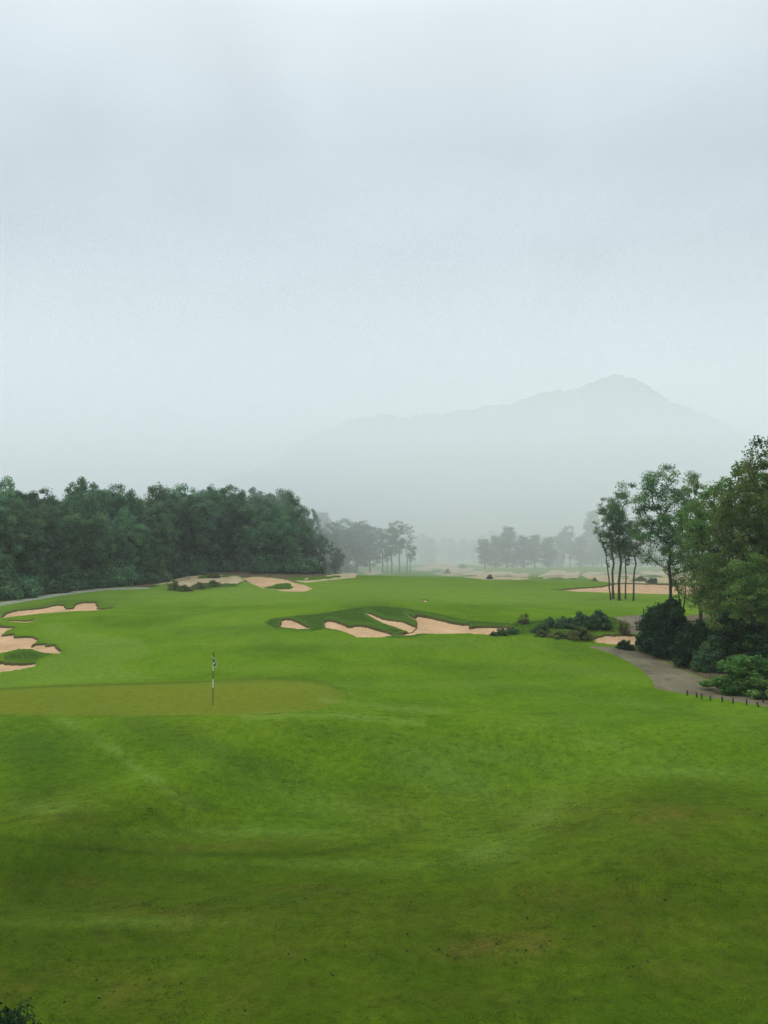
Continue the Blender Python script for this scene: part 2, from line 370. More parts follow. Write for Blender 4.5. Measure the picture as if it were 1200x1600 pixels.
# wood floor and far ground
dry = np.maximum.reduce([blob(778,1480,85,24,.75), blob(1010,1275,190,38,.50,-.05), blob(1120,1262,80,24,.30), blob(70,1270,90,30,.35), blob(440,1490,60,16,.30),
    blob(620,1280,60,30,.35,.3), blob(560,1440,900,60,.22), blob(200,1545,420,50,.25), blob(350,1325,300,14,.30), blob(880,1400,200,26,.35), blob(250,1420,160,24,.35), blob(1080,1520,120,24,.35), blob(700,1560,180,16,.3), blob(100,1380,120,16,.3), blob(500,1390,120,10,.3), blob(1000,1340,240,20,.3), blob(1090,1185,60,20,.1), blob(290,1135,240,14,.18)])
dry = dry*(.35+1.1*br)
lite = np.maximum.reduce([blob(600,1003,260,7,.30), blob(700,1070,170,8,.26), blob(420,940,180,8,.22), blob(930,1050,120,10,.24,.1), blob(430,1045,150,6,.2), blob(1000,1100,140,7,.22,.08), .62*br*line([(86,1118),(130,1140),(180,1172),(225,1208),(262,1236),(300,1258)], 9), .55*line([(380,1121),(450,1117),(540,1118),(600,1125),(660,1130)], 5),  # pale strips and bands paint the lit crests and swells
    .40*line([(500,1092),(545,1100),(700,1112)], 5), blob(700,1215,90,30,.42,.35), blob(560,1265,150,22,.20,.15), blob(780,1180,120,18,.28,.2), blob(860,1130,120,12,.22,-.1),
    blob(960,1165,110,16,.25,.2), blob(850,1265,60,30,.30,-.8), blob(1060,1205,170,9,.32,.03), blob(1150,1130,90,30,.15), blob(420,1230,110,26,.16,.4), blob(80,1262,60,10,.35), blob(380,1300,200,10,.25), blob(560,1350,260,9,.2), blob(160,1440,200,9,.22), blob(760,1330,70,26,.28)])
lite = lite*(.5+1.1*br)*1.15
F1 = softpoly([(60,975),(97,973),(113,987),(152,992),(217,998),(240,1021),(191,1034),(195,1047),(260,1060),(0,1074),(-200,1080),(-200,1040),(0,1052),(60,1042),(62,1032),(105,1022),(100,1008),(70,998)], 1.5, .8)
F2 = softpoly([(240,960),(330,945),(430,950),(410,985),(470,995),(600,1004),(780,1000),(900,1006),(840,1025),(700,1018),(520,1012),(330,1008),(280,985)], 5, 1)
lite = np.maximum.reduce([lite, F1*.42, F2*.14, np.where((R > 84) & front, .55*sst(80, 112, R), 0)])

collar = softpoly(P[0][3], 3, 1)*.8
apron_shade = sst(1090, 1420, Vv + 60*fbm(X/6, Y/6, 3) + 25*jx)*.92*front  # longer foreground grass, with vignette and view-angle darkening painted in
keys = {'green': M_GREEN, 'path': M_PATH, 'dirt': M_DIRT, 'lpath': M_LPATH, 'sand': M_SAND, 'dune': M_DUNE}
nr, nc = X.shape
idx = (np.arange(nr)[:, None]*nc + np.arange(nc)[None, :])
quads = np.stack([idx[:-1, :-1], idx[:-1, 1:], idx[1:, 1:], idx[1:, :-1]], -1).reshape(-1, 4)[:, ::-1]
# a face is of a surface when at least its near edge is
fl = lab[:-1, :-1].copy(); same = (lab[:-1, :-1] == lab[:-1, 1:]) & (lab[:-1, :-1] == lab[1:, :-1]) & (lab[:-1, :-1] == lab[1:, 1:])
fl[~same] = 0
DD = depv*sst(0, 2.2, nearness)
dq = np.stack([DD[:-1, :-1], DD[:-1, 1:], DD[1:, 1:], DD[1:, :-1]], -1)
lipf = ((dq.max(-1)-dq.min(-1)) > .045) & ~same
fl = fl.ravel(); lipf = lipf.ravel()
allV = np.stack([X, Y, Z], -1).reshape(-1, 3)
def submesh(name, sel, mat):
    q = quads[sel]
    if len(q) == 0: return None
    u, inv = np.unique(q, return_inverse=True)
    me = bpy.data.meshes.new(name); me_fill(me, allV[u], inv.reshape(-1, 4), True); me.materials.append(mat)
    for an, ar in (('collar', collar), ('apron_shade', apron_shade), ('rough', rough), ('dry', dry), ('lite', lite)): fattr(me, an, ar.ravel()[u])  # rough: long grass plus painted shade of crease, hollows and swells
    return link(name, me)
# wood floor: the ground under the left wood is its own earth colour through the 'rough' attribute
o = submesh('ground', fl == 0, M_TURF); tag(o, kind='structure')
o.data.materials.append(M_LIP)                                          # cut turf edges: roots and dark soil, overhang shadow painted in
o.data.polygons.foreach_set('material_index', lipf[fl == 0].astype(np.int32))
merge = {}
for k, p in enumerate(P):
    sel = fl == k+1
    if p[0] == 'bare_earth': merge.setdefault('e', np.zeros(len(fl), bool)); merge['e'] |= sel; continue
    o = submesh(p[0], sel, keys[p[1]])
    if o: tag(o, kind='structure')
o = submesh('bare_earth', merge['e'], M_DIRT); tag(o, kind='structure')

# ------------------------------------------------------------------ long grass on the bunker banks (uncountable)
def blades(name, pts, hts, wds, mat, rs, lean=.5):
    n = len(pts); a = rs.rand(n)*math.tau; b = rs.rand(n)*math.tau
    dx = np.cos(a)*wds/2; dy = np.sin(a)*wds/2
    lx = np.cos(b)*hts*lean*rs.rand(n); ly = np.sin(b)*hts*lean*rs.rand(n)
    V = np.zeros((n, 3, 3)); V[:, 0] = pts; V[:, 1] = pts; V[:, 2] = pts
    V[:, 0, 0] -= dx; V[:, 0, 1] -= dy; V[:, 1, 0] += dx; V[:, 1, 1] += dy
    V[:, :2, 2] -= .02
    V[:, 2, 0] += lx; V[:, 2, 1] += ly; V[:, 2, 2] += hts
    me = bpy.data.meshes.new(name); me_fill(me, V.reshape(-1, 3), np.arange(n*3).reshape(n, 3), False); me.materials.append(mat)
    fattr(me, 'tone', np.repeat(rs.rand(n), 3))
    return link(name, me)

def leafmat(name, c0, c1, c2, transl=.3, var=.25):
    m, t, b, n, l = material(name)
    n.remove(b)
    o = n['Material Output']
    r = n.new('ShaderNodeValToRGB'); e = r.color_ramp.elements
    e[0].color = (*c0, 1); e[1].color = (*c2, 1); q = e.new(.5); q.color = (*c1, 1)
    l.new(attrn(n, 'tone'), r.inputs[0])
    oi = n.new('ShaderNodeObjectInfo')
    hs = n.new('ShaderNodeHueSaturation')
    l.new(rng(n, l, oi.outputs['Random'], 0, 1, .485, .52), hs.inputs['Hue'])
    l.new(rng(n, l, oi.outputs['Random'], 0, 1, 1-var, 1+var), hs.inputs['Value'])
    l.new(r.outputs[0], hs.inputs['Color'])
    d = n.new('ShaderNodeBsdfDiffuse'); tr = n.new('ShaderNodeBsdfTranslucent'); gl = n.new('ShaderNodeBsdfGlossy')
    gl.inputs['Roughness'].default_value = .45; gl.inputs['Color'].default_value = (.5, .5, .5, 1)
    l.new(hs.outputs[0], d.inputs[0]); l.new(hs.outputs[0], tr.inputs[0])
    m1 = n.new('ShaderNodeMixShader'); m1.inputs[0].default_value = transl; l.new(d.outputs[0], m1.inputs[1]); l.new(tr.outputs[0], m1.inputs[2])
    m2 = n.new('ShaderNodeMixShader'); m2.inputs[0].default_value = .015; l.new(m1.outputs[0], m2.inputs[1]); l.new(gl.outputs[0], m2.inputs[2])
    l.new(m2.outputs[0], o.inputs[0])
    return m
M_FOREST = leafmat('forest_leaves', (.048, .105, .062), (.095, .205, .098), (.17, .29, .13), transl=.5, var=.38)
M_OPEN = leafmat('gum_leaves', (.036, .090, .034), (.075, .155, .048), (.15, .22, .07), transl=.4)
M_BIG = leafmat('big_tree_leaves', (.052, .115, .028), (.105, .190, .040), (.19, .27, .065), transl=.55)
M_BUSHD = leafmat('dark_bush_leaves', (.004, .020, .006), (.009, .036, .011), (.026, .062, .018), var=.12)
M_BUSHL = leafmat('bright_bush_leaves', (.045, .120, .022), (.100, .205, .036), (.20, .30, .07), var=.1, transl=.5)
M_SCRUB = leafmat('scrub_leaves', (.08, .11, .030), (.13, .16, .045), (.19, .21, .07))
M_RUSS = leafmat('russet_leaves', (.060, .055, .028), (.095, .080, .040), (.13, .10, .06))
M_GRASS = leafmat('long_grass', (.05, .11, .016), (.075, .15, .022), (.13, .19, .04), transl=.4, var=0)
M_TUFT = leafmat('turf_tufts', (.018, .040, .003), (.040, .076, .005), (.080, .115, .012), transl=.3, var=0)
M_FLECK = leafmat('dry_leaves', (.02, .014, .007), (.06, .04, .018), (.13, .085, .04), var=0)
M_DARKFLECK = leafmat('dark_leaves', (.006, .006, .003), (.014, .012, .006), (.03, .022, .012), var=0)
def barkmat(name, a, b_):
    m, t, b, n, l = material(name)
    l.new(mixc(n, l, rng(n, l, noisen(n, l, 4, 5, .7, (1, 1, .25)), .3, .7), a, b_), b.inputs['Base Color']); b.inputs['Roughness'].default_value = .9
    b.inputs['Specular IOR Level'].default_value = .1
    return m
M_BARK = barkmat('bark', (.035, .028, .02), (.085, .07, .05))
M_BARKP = barkmat('pale_bark', (.06, .05, .038), (.15, .125, .095))

rs = np.random.RandomState(5)
gl_ = [];
nsand = sandk.copy()
for sh in range(1, 9): nsand[:-sh] |= sandk[sh:]; nsand[sh:] |= sandk[:-sh]
for sh in range(1, 4): nsand[:, sh:] |= sandk[:, :-sh]; nsand[:, :-sh] |= sandk[:, sh:]
cand = (~nsand) & (rough > .5) & isg & (R > 38) & (R < 130) & (np.abs(A) < math.radians(32))
ii = np.nonzero(cand.ravel())[0]
wt = (R.ravel()[ii]**2); wt = wt/wt.sum()
pick = rs.choice(ii, 60000, p=wt)
pts = allV[pick] + np.c_[rs.normal(0, .12, (len(pick), 2)), np.zeros(len(pick))]
o = blades('rough_grass', pts, (.02+.05*rs.rand(len(pick))), .03+.03*rs.rand(len(pick)), M_GRASS, rs)
tag(o, 'dark unmown grass on the banks around the sand bunkers', 'long grass', kind='stuff')

ca2 = (lab == 0) & (R > 8.5) & (R < 36) & (np.abs(A) < math.radians(32))
i2 = np.nonzero(ca2.ravel())[0]
hh = (fbm(X*1.3+31, Y*2.0+3, 4) + .6*fbm(X*6+3, Y*6+1, 2)).ravel()[i2]
w2 = R.ravel()[i2]**1.6*np.clip(hh-.02, 0, 1)**.9; w2 = w2/w2.sum()
p2 = rs.choice(i2, 95000, p=w2)
pt = allV[p2] + np.c_[rs.normal(0, .035, (len(p2), 2)), np.zeros(len(p2))]
o = blades('grass', pt, .012+.022*rs.rand(len(p2)), .010+.012*rs.rand(len(p2)), M_TUFT, rs, lean=1.2)
tag(o, 'fine uneven tufts standing in the mown turf of the foreground', 'grass', kind='stuff')

# ------------------------------------------------------------------ plant builders
def tube_mesh(segs, sides=6):
    Vs = []; Fs = []; base = 0
    an = np.arange(sides)*math.tau/sides; ca, sa = np.cos(an), np.sin(an)
    for p, q, ra, rb in segs:
        p = np.asarray(p, float); q = np.asarray(q, float); t = q-p; ln = np.linalg.norm(t)
        if ln < 1e-4: continue
        t /= ln; ref = np.array([1., 0, 0]) if abs(t[2]) > .6 else np.array([0, 0, 1.])
        a = np.cross(t, ref); a /= np.linalg.norm(a); b = np.cross(t, a)
        ring = ca[:, None]*a + sa[:, None]*b
        Vs.append(p+ring*ra); Vs.append(q+t*rb*.3+ring*rb)
        for i in range(sides):
            j = (i+1) % sides
            Fs.append((base+i, base+j, base+sides+j, base+sides+i))
        base += 2*sides
    return np.concatenate(Vs), np.array(Fs)
def leaves_mesh(name, C, CR, per, leaf, rs, mat, flat=.75, up=.6, aspect=.5, tonespread=.55):
    n = len(C)*per
    c = np.repeat(C, per, 0); r = np.repeat(CR, per)
    v = rs.normal(size=(n, 3)); v /= np.linalg.norm(v, axis=1)[:, None]
    rad = rs.rand(n)**.45
    off = v*rad[:, None]*r[:, None]; off[:, 2] *= flat
    p = c+off
    nrm = v*.6 + rs.normal(size=(n, 3))*.55 + np.array([0, 0, up]); nrm /= np.linalg.norm(nrm, axis=1)[:, None]
    rnd = rs.normal(size=(n, 3)); a = np.cross(nrm, rnd); a /= np.linalg.norm(a, axis=1)[:, None]+1e-9
    b = np.cross(nrm, a)
    s = leaf*(.6+.8*rs.rand(n))[:, None]
    V = np.stack([p-a*s*.5, p+b*s*aspect*.5+a*s*.05, p+a*s*.5-nrm*s*.1, p-b*s*aspect*.5+a*s*.05], 1).reshape(-1, 3)
    me = bpy.data.meshes.new(name); me_fill(me, V, np.arange(n*4).reshape(n, 4), False); me.materials.append(mat)
    tone = np.clip(.5 + np.repeat(rs.normal(0, .30, len(C)), per) + rs.normal(0, .16, n), 0, 1)
    fattr(me, 'tone', np.repeat(tone, 4))
    return me
def make_tree(name, H, Rc, base, nclump, per, leaf, tr, rs, mat, bark, clump=.9, lobes=5, forks=2, lean=(0, 0), sides=6, shell=.5, taper=.8, topw=.55, hollow=0., sparse_low=False, aspect=.5):
    """H height, Rc crown radius, base = share of the height that is bare trunk"""
    # multi-lobed envelope
    lob = []
    for i in range(lobes):
        t = (i+.5)/lobes
        zc = H*(base + (1-base)*(.18+.68*t))
        prof = math.sin(math.pi*(.26+.52*t))**.7 * (1-(1-topw)*t)
        a = rs.rand()*math.tau; rd = Rc*(.55 if i < lobes-1 else .3)*prof*rs.rand()**.5
        lob.append((np.array([rd*math.cos(a)+lean[0]*t*H, rd*math.sin(a)+lean[1]*t*H, zc]), Rc*(.55+.35*rs.rand())*prof, H*(1-base)*(.15+.10*rs.rand())))
    C = []
    while len(C) < nclump:
        l_ = lob[rs.randint(len(lob))]
        v = rs.normal(size=3); v /= np.linalg.norm(v); q = (shell+(1-shell)*rs.rand())
        p = l_[0] + v*q*np.array([l_[1], l_[1], l_[2]])
        if p[2] > H*(base*.9): C.append(p)
    C = np.array(C); C[:, 2] *= H/(np.percentile(C[:, 2], 98.5)+clump*.6); C[:, 2] = np.minimum(C[:, 2], H)
    # skeleton: trunk nodes, then every clump attached to the nearest earlier node below it
    nodes = [np.zeros(3)]; par = [-1]
    ht = H*(base+(1-base)*.35); k = 7
    wob = rs.normal(0, .012*H, (k+1, 2)); wob[0] = 0
    for i in range(1, k+1):
        t = i/k; nodes.append(np.array([lean[0]*t*ht*.6+wob[i, 0]*t, lean[1]*t*ht*.6+wob[i, 1]*t, ht*t])); par.append(i-1)
    order = np.argsort(np.linalg.norm(C-np.array(nodes[-1]), axis=1))
    leafnode = []
    lo_ok = int(k*base/(base+(1-base)*.35)*.75)
    for ci in order:
        c = C[ci]; NN = np.array(nodes)
        dd = np.linalg.norm(NN-c, axis=1) + 1.6*np.maximum(0, NN[:, 2]-c[2]+.2)
        dd[:max(1, lo_ok)] += 50
        j = int(np.argmin(dd)); dist = np.linalg.norm(nodes[j]-c)
        if dist > 1.4*clump:
            m = int(dist/(1.1*clump)); prev = j
            for s in range(1, m+1):
                t = s/(m+1); pnt = nodes[j]*(1-t)+c*t; pnt = pnt+rs.normal(0, .08*clump, 3); pnt[2] += -.12*dist*math.sin(math.pi*t)*(1 if c[2] > nodes[j][2] else -.3)
                nodes.append(pnt); par.append(prev); prev = len(nodes)-1
            j = prev
        nodes.append(c); par.append(j); leafnode.append(len(nodes)-1)
    cnt = np.zeros(len(nodes)); cnt[leafnode] = 1
    for i in range(len(nodes)-1, 0, -1): cnt[par[i]] += cnt[i]
    rad = tr*(cnt/cnt[0])**.48; rad = np.maximum(rad, .012)
    z = np.array([q[2] for q in nodes]); rad[:k+1] *= (1.0-.25*np.arange(k+1)/k); rad[0] *= 1.25
    segs = [(nodes[par[i]], nodes[i], rad[par[i]] if i <= k else min(rad[par[i]], rad[i]*1.35), rad[i]) for i in range(1, len(nodes))]
    segs[0] = (np.array([0, 0, -.4]), nodes[1], rad[0]*1.15, rad[1])
    V, Fc = tube_mesh(segs, sides)
    tm = bpy.data.meshes.new('trunk'); me_fill(tm, V, Fc, True); tm.materials.append(bark)
    CR = clump*(.65+.7*rs.rand(len(C)))
    cm = leaves_mesh('crown', C, CR, per, leaf, rs, mat, aspect=aspect)
    return tm, cm
def place_tree(kind, x, y, z, sx, sz, rz, label, cat='tree', group=None, name='tree', parts=('trunk', 'crown')):
    tm, cm = kind
    e = empty(name, (x, y, z), rz, (sx, sx, sz))
    link(parts[0], tm, e); link(parts[1], cm, e)
    return tag(e, label, cat, group)
def make_bush(H, Rc, n, per, leaf, rs, mat, clump=.35, aspect=.55, flatbase=.15, bark=None):
    C = []
    while len(C) < n:
        v = rs.normal(size=3); v /= np.linalg.norm(v); v[2] = abs(v[2])
        q = .45+.55*rs.rand()**.6
        b = min(1.25, 1+.22*math.sin(3*math.atan2(v[1], v[0])+1.7*n)+.12*rs.normal())
        C.append([v[0]*Rc*q*b*.85, v[1]*Rc*q*b*.85, max(flatbase*H, v[2]*H*.88*q)*(1+.1*rs.normal())])
    C = np.array(C)
    segs = []
    for c in C[:: max(1, n//26)]:
        m = c*np.array([.35, .35, .5]); segs += [((0, 0, -.15), m, .035, .022), (m, c, .022, .008)]
    V, Fc = tube_mesh(segs, 5); tm = bpy.data.meshes.new('stem'); me_fill(tm, V, Fc, True); tm.materials.append(bark or M_BARK)
    CR = clump*(.6+.8*rs.rand(n))
    return tm, leaves_mesh('foliage', C, CR, per, leaf, rs, mat, flat=.85, aspect=aspect)
def place_bush(kind, x, y, z, sx, sz, rz, label, group=None, cat='shrub', name='shrub'):
    return place_tree(kind, x, y, z, sx, sz, rz, label, cat, group, name, ('stem', 'foliage'))

rnd = random.Random(4)
rsT = np.random.RandomState(21)
# unit trees (10 m) of the wood
WOOD = [make_tree('w', 10, 3.5, .08, 190, 110, .21, .20, rsT, M_FOREST, M_BARK, clump=.62, lobes=10, topw=.92) for i in range(6)]
WOOD_OPEN = [make_tree('wo', 10, 2.4, .28, 100, 100, .19, .14, rsT, M_FOREST, M_BARK, clump=.55, lobes=6, topw=.9) for i in range(3)]
FAR = [make_tree('f', 10, 3.1, .0, 150, 70, .32, .2, rsT, M_FOREST, M_BARK, clump=.75, lobes=8, topw=.66, sides=5) for i in range(4)]
SHRUBS = [make_bush(1.0, .75, 60, 80, .11, rsT, M_FOREST, clump=.24) for i in range(3)]

# ---- the wood on the left
sky_line = [(-160,757),(-60,765),(0,752),(14,756),(30,768),(100,770),(118,757),(128,750),(142,764),(165,768),(190,762),(205,768),(222,776),(235,762),(252,758),(280,761),(320,764),(350,762),(372,766),(386,776),(400,767),(430,768),(462,770),(484,780),(497,800),(506,815),(545,835)]
def interp(tab, u):
    return float(np.interp(u, [p[0] for p in tab], [p[1] for p in tab]))
edge = [(u_, at(u_, v_)[1]+3.5) for u_, v_ in [(-300,956),(-160,949),(-60,944),(0,940),(50,933),(100,927),(140,921),(180,917),(235,914),(270,904),(340,896),(390,897),(440,899),(500,898),(530,894)]]+[(545,172)]; print([(a, round(b)) for a, b in edge])
G = 'trees of the hazy wood on the left'
AN = 'dark green tree among the close-packed crowns of the misty left wood'
front_special = {0: None}
# skyline makers, hand placed: (u, v top, extra distance, kind, width scale, label)
skyl = [
 (6, 750, 8, 0, .75, 'tree whose round head pokes above the wood at the left edge of the view'),
 (58, 767, 14, 1, 1.0, 'low even-topped tree in the left wood between the edge tree and the tall peaked one'),
 (127, 751, 6, 2, .85, 'tallest tree of the left wood, its ragged peaked crown standing clear of the canopy'),
 (166, 768, 16, 3, .8, 'open thin-topped tree just right of the tall peaked tree in the left wood'),
 (193, 762, 10, 4, .85, 'tree with a bushy double top left of the notch in the wood\'s skyline'),
 (244, 760, 8, 5, .9, 'tree with feathery top just right of the notch in the wood\'s skyline'),
 (285, 760, 10, 0, 1.0, 'broad tree of the wood with small knobbly top, behind the pale dune path'),
 (322, 763, 12, 1, .95, 'flat-topped tree of the left wood above the grassy dune tufts'),
 (354, 761, 5, 2, 1.15, 'wide round-topped tree of the wood above the trunk that stands in the dune'),
 (405, 765, 34, 3, .9, 'greyer tree rising behind the dark front crown above the orange sand bank'),
 (432, 768, 30, 4, .95, 'pale hazy tree near the right end of the wood, second from its outer shoulder'),
 (455, 770, 24, 5, .8, 'tall grey-green tree at the right shoulder of the wood with airy branch tips'),
 (486, 796, 26, 7, .7, 'small airy tree stepping down from the right shoulder of the left wood'),
]
def wood_tree(u, vt, dist, kindi, ws, label, group=G, vary=True):
    x, y, z = atd(u, dist); Ht = ztop(vt, dist)-z
    k = (WOOD+WOOD_OPEN)[kindi]
    s = Ht/10
    return place_tree(k, x, y, z, s*ws*.9, s, rnd.random()*6.28, label, 'tree', group)
for u, vt, ex, ki, ws, lb in skyl:
    wood_tree(u, vt, interp(edge, u)+ex, ki, ws, lb)
# the three big dark crowns over the orange sand bank
wood_tree(392, 786, 147, 3, 1.15, 'big dark round-crowned tree at the front of the wood above the orange sand bank')
wood_tree(425, 800, 149, 5, .95, 'dark drooping tree whose crown hangs down over the orange sand bank')
wood_tree(340, 790, 146, 4, 1.1, 'dark tree whose trunk stands in the crest of the grassy dune')
wood_tree(500, 838, 160, 1, .95, 'dark low tree at the right end of the wood, over the far path')
wood_tree(525, 856, 165, 2, 1.0, 'last low dark bushy tree at the right tip of the left wood')
wood_tree(472, 812, 158, 0, 1.0, 'dark broad tree standing third from the right tip of the left wood')
u = -330
while u < 445:
    dist = interp(edge, u) + rnd.uniform(0, 3)
    st = interp(sky_line, u)
    wood_tree(u, st+rnd.uniform(12, 62), dist, rnd.randrange(6), rnd.uniform(.85, 1.15), AN)
    if u < 400 or True:
        wood_tree(u+rnd.uniform(4, 12), st+rnd.uniform(2, 24), dist+rnd.uniform(9, 16), rnd.randrange(8), rnd.uniform(.85, 1.1), AN)
    wood_tree(u+rnd.uniform(4, 12), st+rnd.uniform(6, 22), dist+rnd.uniform(20, 30), rnd.randrange(6), 1.1, AN)
    u += rnd.uniform(20, 27)
SH = 'dense dark shrub at the foot of the left wood'
u = -320
while u < 545:
    dist = interp(edge, u) - rnd.uniform(-1, 1.5)
    x, y, z = atd(u, dist); s = rnd.uniform(2.0, 4.4)
    if 225 < u < 500: s *= .85; dist += 3
    place_bush(SHRUBS[rnd.randrange(3)], x, y, z, s, s*rnd.uniform(.8, 1.1), rnd.random()*6, SH, 'undergrowth at the foot of the left wood')
    u += rnd.uniform(9, 17)

# ---- mid distance, right of the wood
GM = 'misty trees beyond the end of the left wood'
for (u, vt, d, k, ws, lb) in [
  (512, 818, 205, 3, 1.5, 'misty tree half hidden behind the right tip of the left wood'),
  (536, 813, 212, 0, 1.45, 'misty round-topped tree just clear of the left wood\'s tip'),
  (558, 816, 216, 1, 1.3, 'misty tree second to the right of the left wood\'s tip, its trunk showing'),
  (578, 822, 220, 2, 1.25, 'misty tree with slim bare trunk left of the small open clump'),
  (598, 826, 222, 7, 1.3, 'small misty tree touching the left side of the open clump on the fairway\'s far rise')]:
    wood_tree(u, vt, d, k, ws, lb, GM)
OPEN = [make_tree('o', 14, 3.2, .30, 90, 150, .19, .16, rsT, M_OPEN, M_BARK, clump=.7, lobes=7, topw=.9, aspect=.4),
        make_tree('o', 14, 2.6, .32, 80, 150, .19, .14, rsT, M_OPEN, M_BARK, clump=.65, lobes=4, topw=.9, aspect=.4),
        make_tree('o', 14, 2.0, .40, 40, 60, .17, .12, rsT, M_OPEN, M_BARKP, clump=.55, lobes=5, topw=.9, aspect=.4)]
def open_tree(u, vt, d, ki, ws, rz, label, group, kinds=OPEN, href=14.):
    x, y, z = atd(u, d); Ht = ztop(vt, d)-z; s = Ht/href
    return place_tree(kinds[ki], x, y, z, s*ws, s, rz, label, 'tree', group)
GC = 'thin-trunked clump on the far rise of the fairway'
open_tree(612, 816, 214, 0, 1.15, .3, 'dark flat-topped tree of the distant clump in mid-fairway, tallest there', GC)
open_tree(624, 815, 217, 1, 1.3, 1.3, 'slim tree in the middle of the distant mid-fairway clump', GC)
open_tree(636, 818, 215, 2, 1.4, 2.3, 'wispy open-branched tree at the right of the distant mid-fairway clump', GC)
open_tree(641, 848, 213, 1, 1.2, 4.3, 'short round tree in front, at the right end of the distant mid-fairway clump', GC)
open_tree(605, 850, 212, 1, 1.3, 5, 'short dark tree at the left foot of the distant mid-fairway clump', GC)

# ---- hazy trees right of centre
GR = 'fog-dimmed trees beyond the far sand on the right'
for (u, vt, d, k, ws, lb) in [
  (757, 842, 236, 0, 1.1, 'foggy low tree at the left end of the row beyond the far sand'),
  (774, 838, 240, 1, 1.0, 'foggy tree second from the left in the row beyond the far sand'),
  (792, 824, 238, 2, 1.05, 'foggy dome-topped tree, the tallest of the row beyond the far sand'),
  (818, 838, 240, 3, 1.1, 'foggy broad tree beyond the small round shrub on the far sand'),
  (835, 836, 238, 0, .9, 'foggy rounded tree in the middle of the row beyond the far sand'),
  (856, 840, 242, 1, 1.1, 'foggy tree directly beyond the pointed far bunker'),
  (878, 832, 262, 2, .9, 'foggy tree with narrow head, left of the two slim-headed ones'),
  (890, 822, 270, 7, .9, 'foggy slim-headed tree rising above the row, near the five-trunk clump'),
  (906, 838, 258, 3, 1.0, 'foggy tree beneath the leaning branch of the five-trunk clump'),
  (925, 800, 276, 1, .75, 'very faint tall tree behind the five-trunk clump'),
  (940, 836, 255, 0, 1.1, 'foggy tree seen between the five thin trunks'),
  (968, 838, 258, 2, 1.1, 'foggy tree seen right behind the five-trunk clump'),
  (1000, 836, 262, 3, 1.1, 'foggy tree between the five-trunk clump and the tall forked tree'),
  (1030, 840, 262, 1, 1.1, 'foggy tree behind the fork of the tall open tree'),
  (1062, 838, 262, 0, 1.1, 'foggy tree behind the dead forked stump'),
  (1095, 842, 262, 2, 1.1, 'foggy tree seen through gaps left of the right-hand grove')]:
    x, y, z = atd(u, d); Ht = ztop(vt, d)-z
    place_tree(FAR[k] if k < 4 else WOOD_OPEN[1], x, y, z, Ht/10*ws*1.25, Ht/10, rnd.random()*6, lb, 'tree', GR)
GF = 'faint tree line at the foot of the mountain'
u = 520
while u < 1280:
    d = rnd.uniform(345, 400); x, y, z = atd(u, d); Ht = ztop(rnd.uniform(828, 846), d)-z
    place_tree(FAR[rnd.randrange(4)], x, y, z, Ht/10*1.25, Ht/10, rnd.random()*6, 'barely visible tree in the faint line at the foot of the misty mountain', 'tree', GF)
    u += rnd.uniform(11, 19)
for u in range(-250, 520, 34):
    d = rnd.uniform(240, 300); x, y, z = atd(u, d); Ht = ztop(rnd.uniform(795, 815), d)-z
    place_tree(FAR[rnd.randrange(4)], x, y, z, Ht/10*1.2, Ht/10, rnd.random()*6, AN, 'tree', G)

# ---- five-trunk clump on the right of the fairway
G5 = 'five thin-trunked trees clumped on the right of the fairway'
rs5 = np.random.RandomState(33)
def mk5(H, Rc, base, nc, per, lean, clump=.6, topw=.95, tr=.15, leaf=.19, lobes=7):
    return make_tree('c', H, Rc, base, nc, per, leaf, tr, rs5, M_OPEN, M_BARK, clump=clump, lobes=lobes, topw=topw, lean=lean, aspect=.42)
D5 = 104
K5 = [mk5(14, 1.8, .33, 40, 70, (-.16, 0), .5, tr=.13), mk5(14, 2.3, .40, 70, 100, (-.02, .02)), mk5(14, 2.7, .40, 90, 110, (.0, -.02), tr=.17),
      mk5(14, 2.5, .34, 65, 100, (.03, .02)), mk5(14, 3.0, .40, 75, 100, (.05, 0))]
for (u, vt, k, lb) in [
  (953, 812, 0, 'leftmost of the five thin trees, leaning left with a sparse drooping crown'),
  (957, 775, 1, 'second of the five thin trees from the left, slim with a dark tall head'),
  (966, 768, 2, 'tallest, thickest-trunked tree in the middle of the five-trunk clump'),
  (976, 812, 3, 'fourth and thinnest-trunked of the five trees, half hidden behind its neighbours'),
  (988, 806, 4, 'rightmost of the five thin trees, its low dark crown spreading right')]:
    x, y, z = atd(u, D5 + (0, 2, -1, 1, -2)[k]); Ht = ztop(vt, D5)-z; s = Ht/14
    place_tree(K5[k], x, y, z, s*1.0, s, (0, .4, .2, -.3, .1)[k], lb, 'tree', G5)

# ---- tall open tree, stump and right-hand grove
GV = 'grove on the right beyond the cart path'
rsR = np.random.RandomState(8)
def tree_at(u, vt, d, kind, href, ws, rz, label, group=GV):
    x, y, z = atd(u, d); Ht = ztop(vt, d)-z; s = Ht/href
    return place_tree(kind, x, y, z, s*ws, s, rz, label, 'tree', group)
T1 = make_tree('t', 13.5, 3.9, .28, 130, 150, .16, .15, rsR, M_OPEN, M_BARK, clump=.58, lobes=11, topw=1.15, aspect=.45, shell=.3)
tree_at(1046, 730, 64, T1, 13.5, 1.0, .9, 'tall airy tree with crooked dark trunk and see-through crown, left of the dense grove')
BIGK = [make_tree('b', 12, 3.9, .12, 230, 78, .19, .22, rsR, M_BIG, M_BARK, clump=.52, lobes=8, topw=.8, aspect=.5) for i in range(3)]
tree_at(1122, 758, 57, BIGK[0], 12, .95, .4, 'light green bushy tree filling the gap between the airy tree and the tallest right-hand tree')
tree_at(1092, 752, 68, BIGK[1], 12, .7, 2.4, 'smaller tree behind, its rounded top just right of the airy tree')
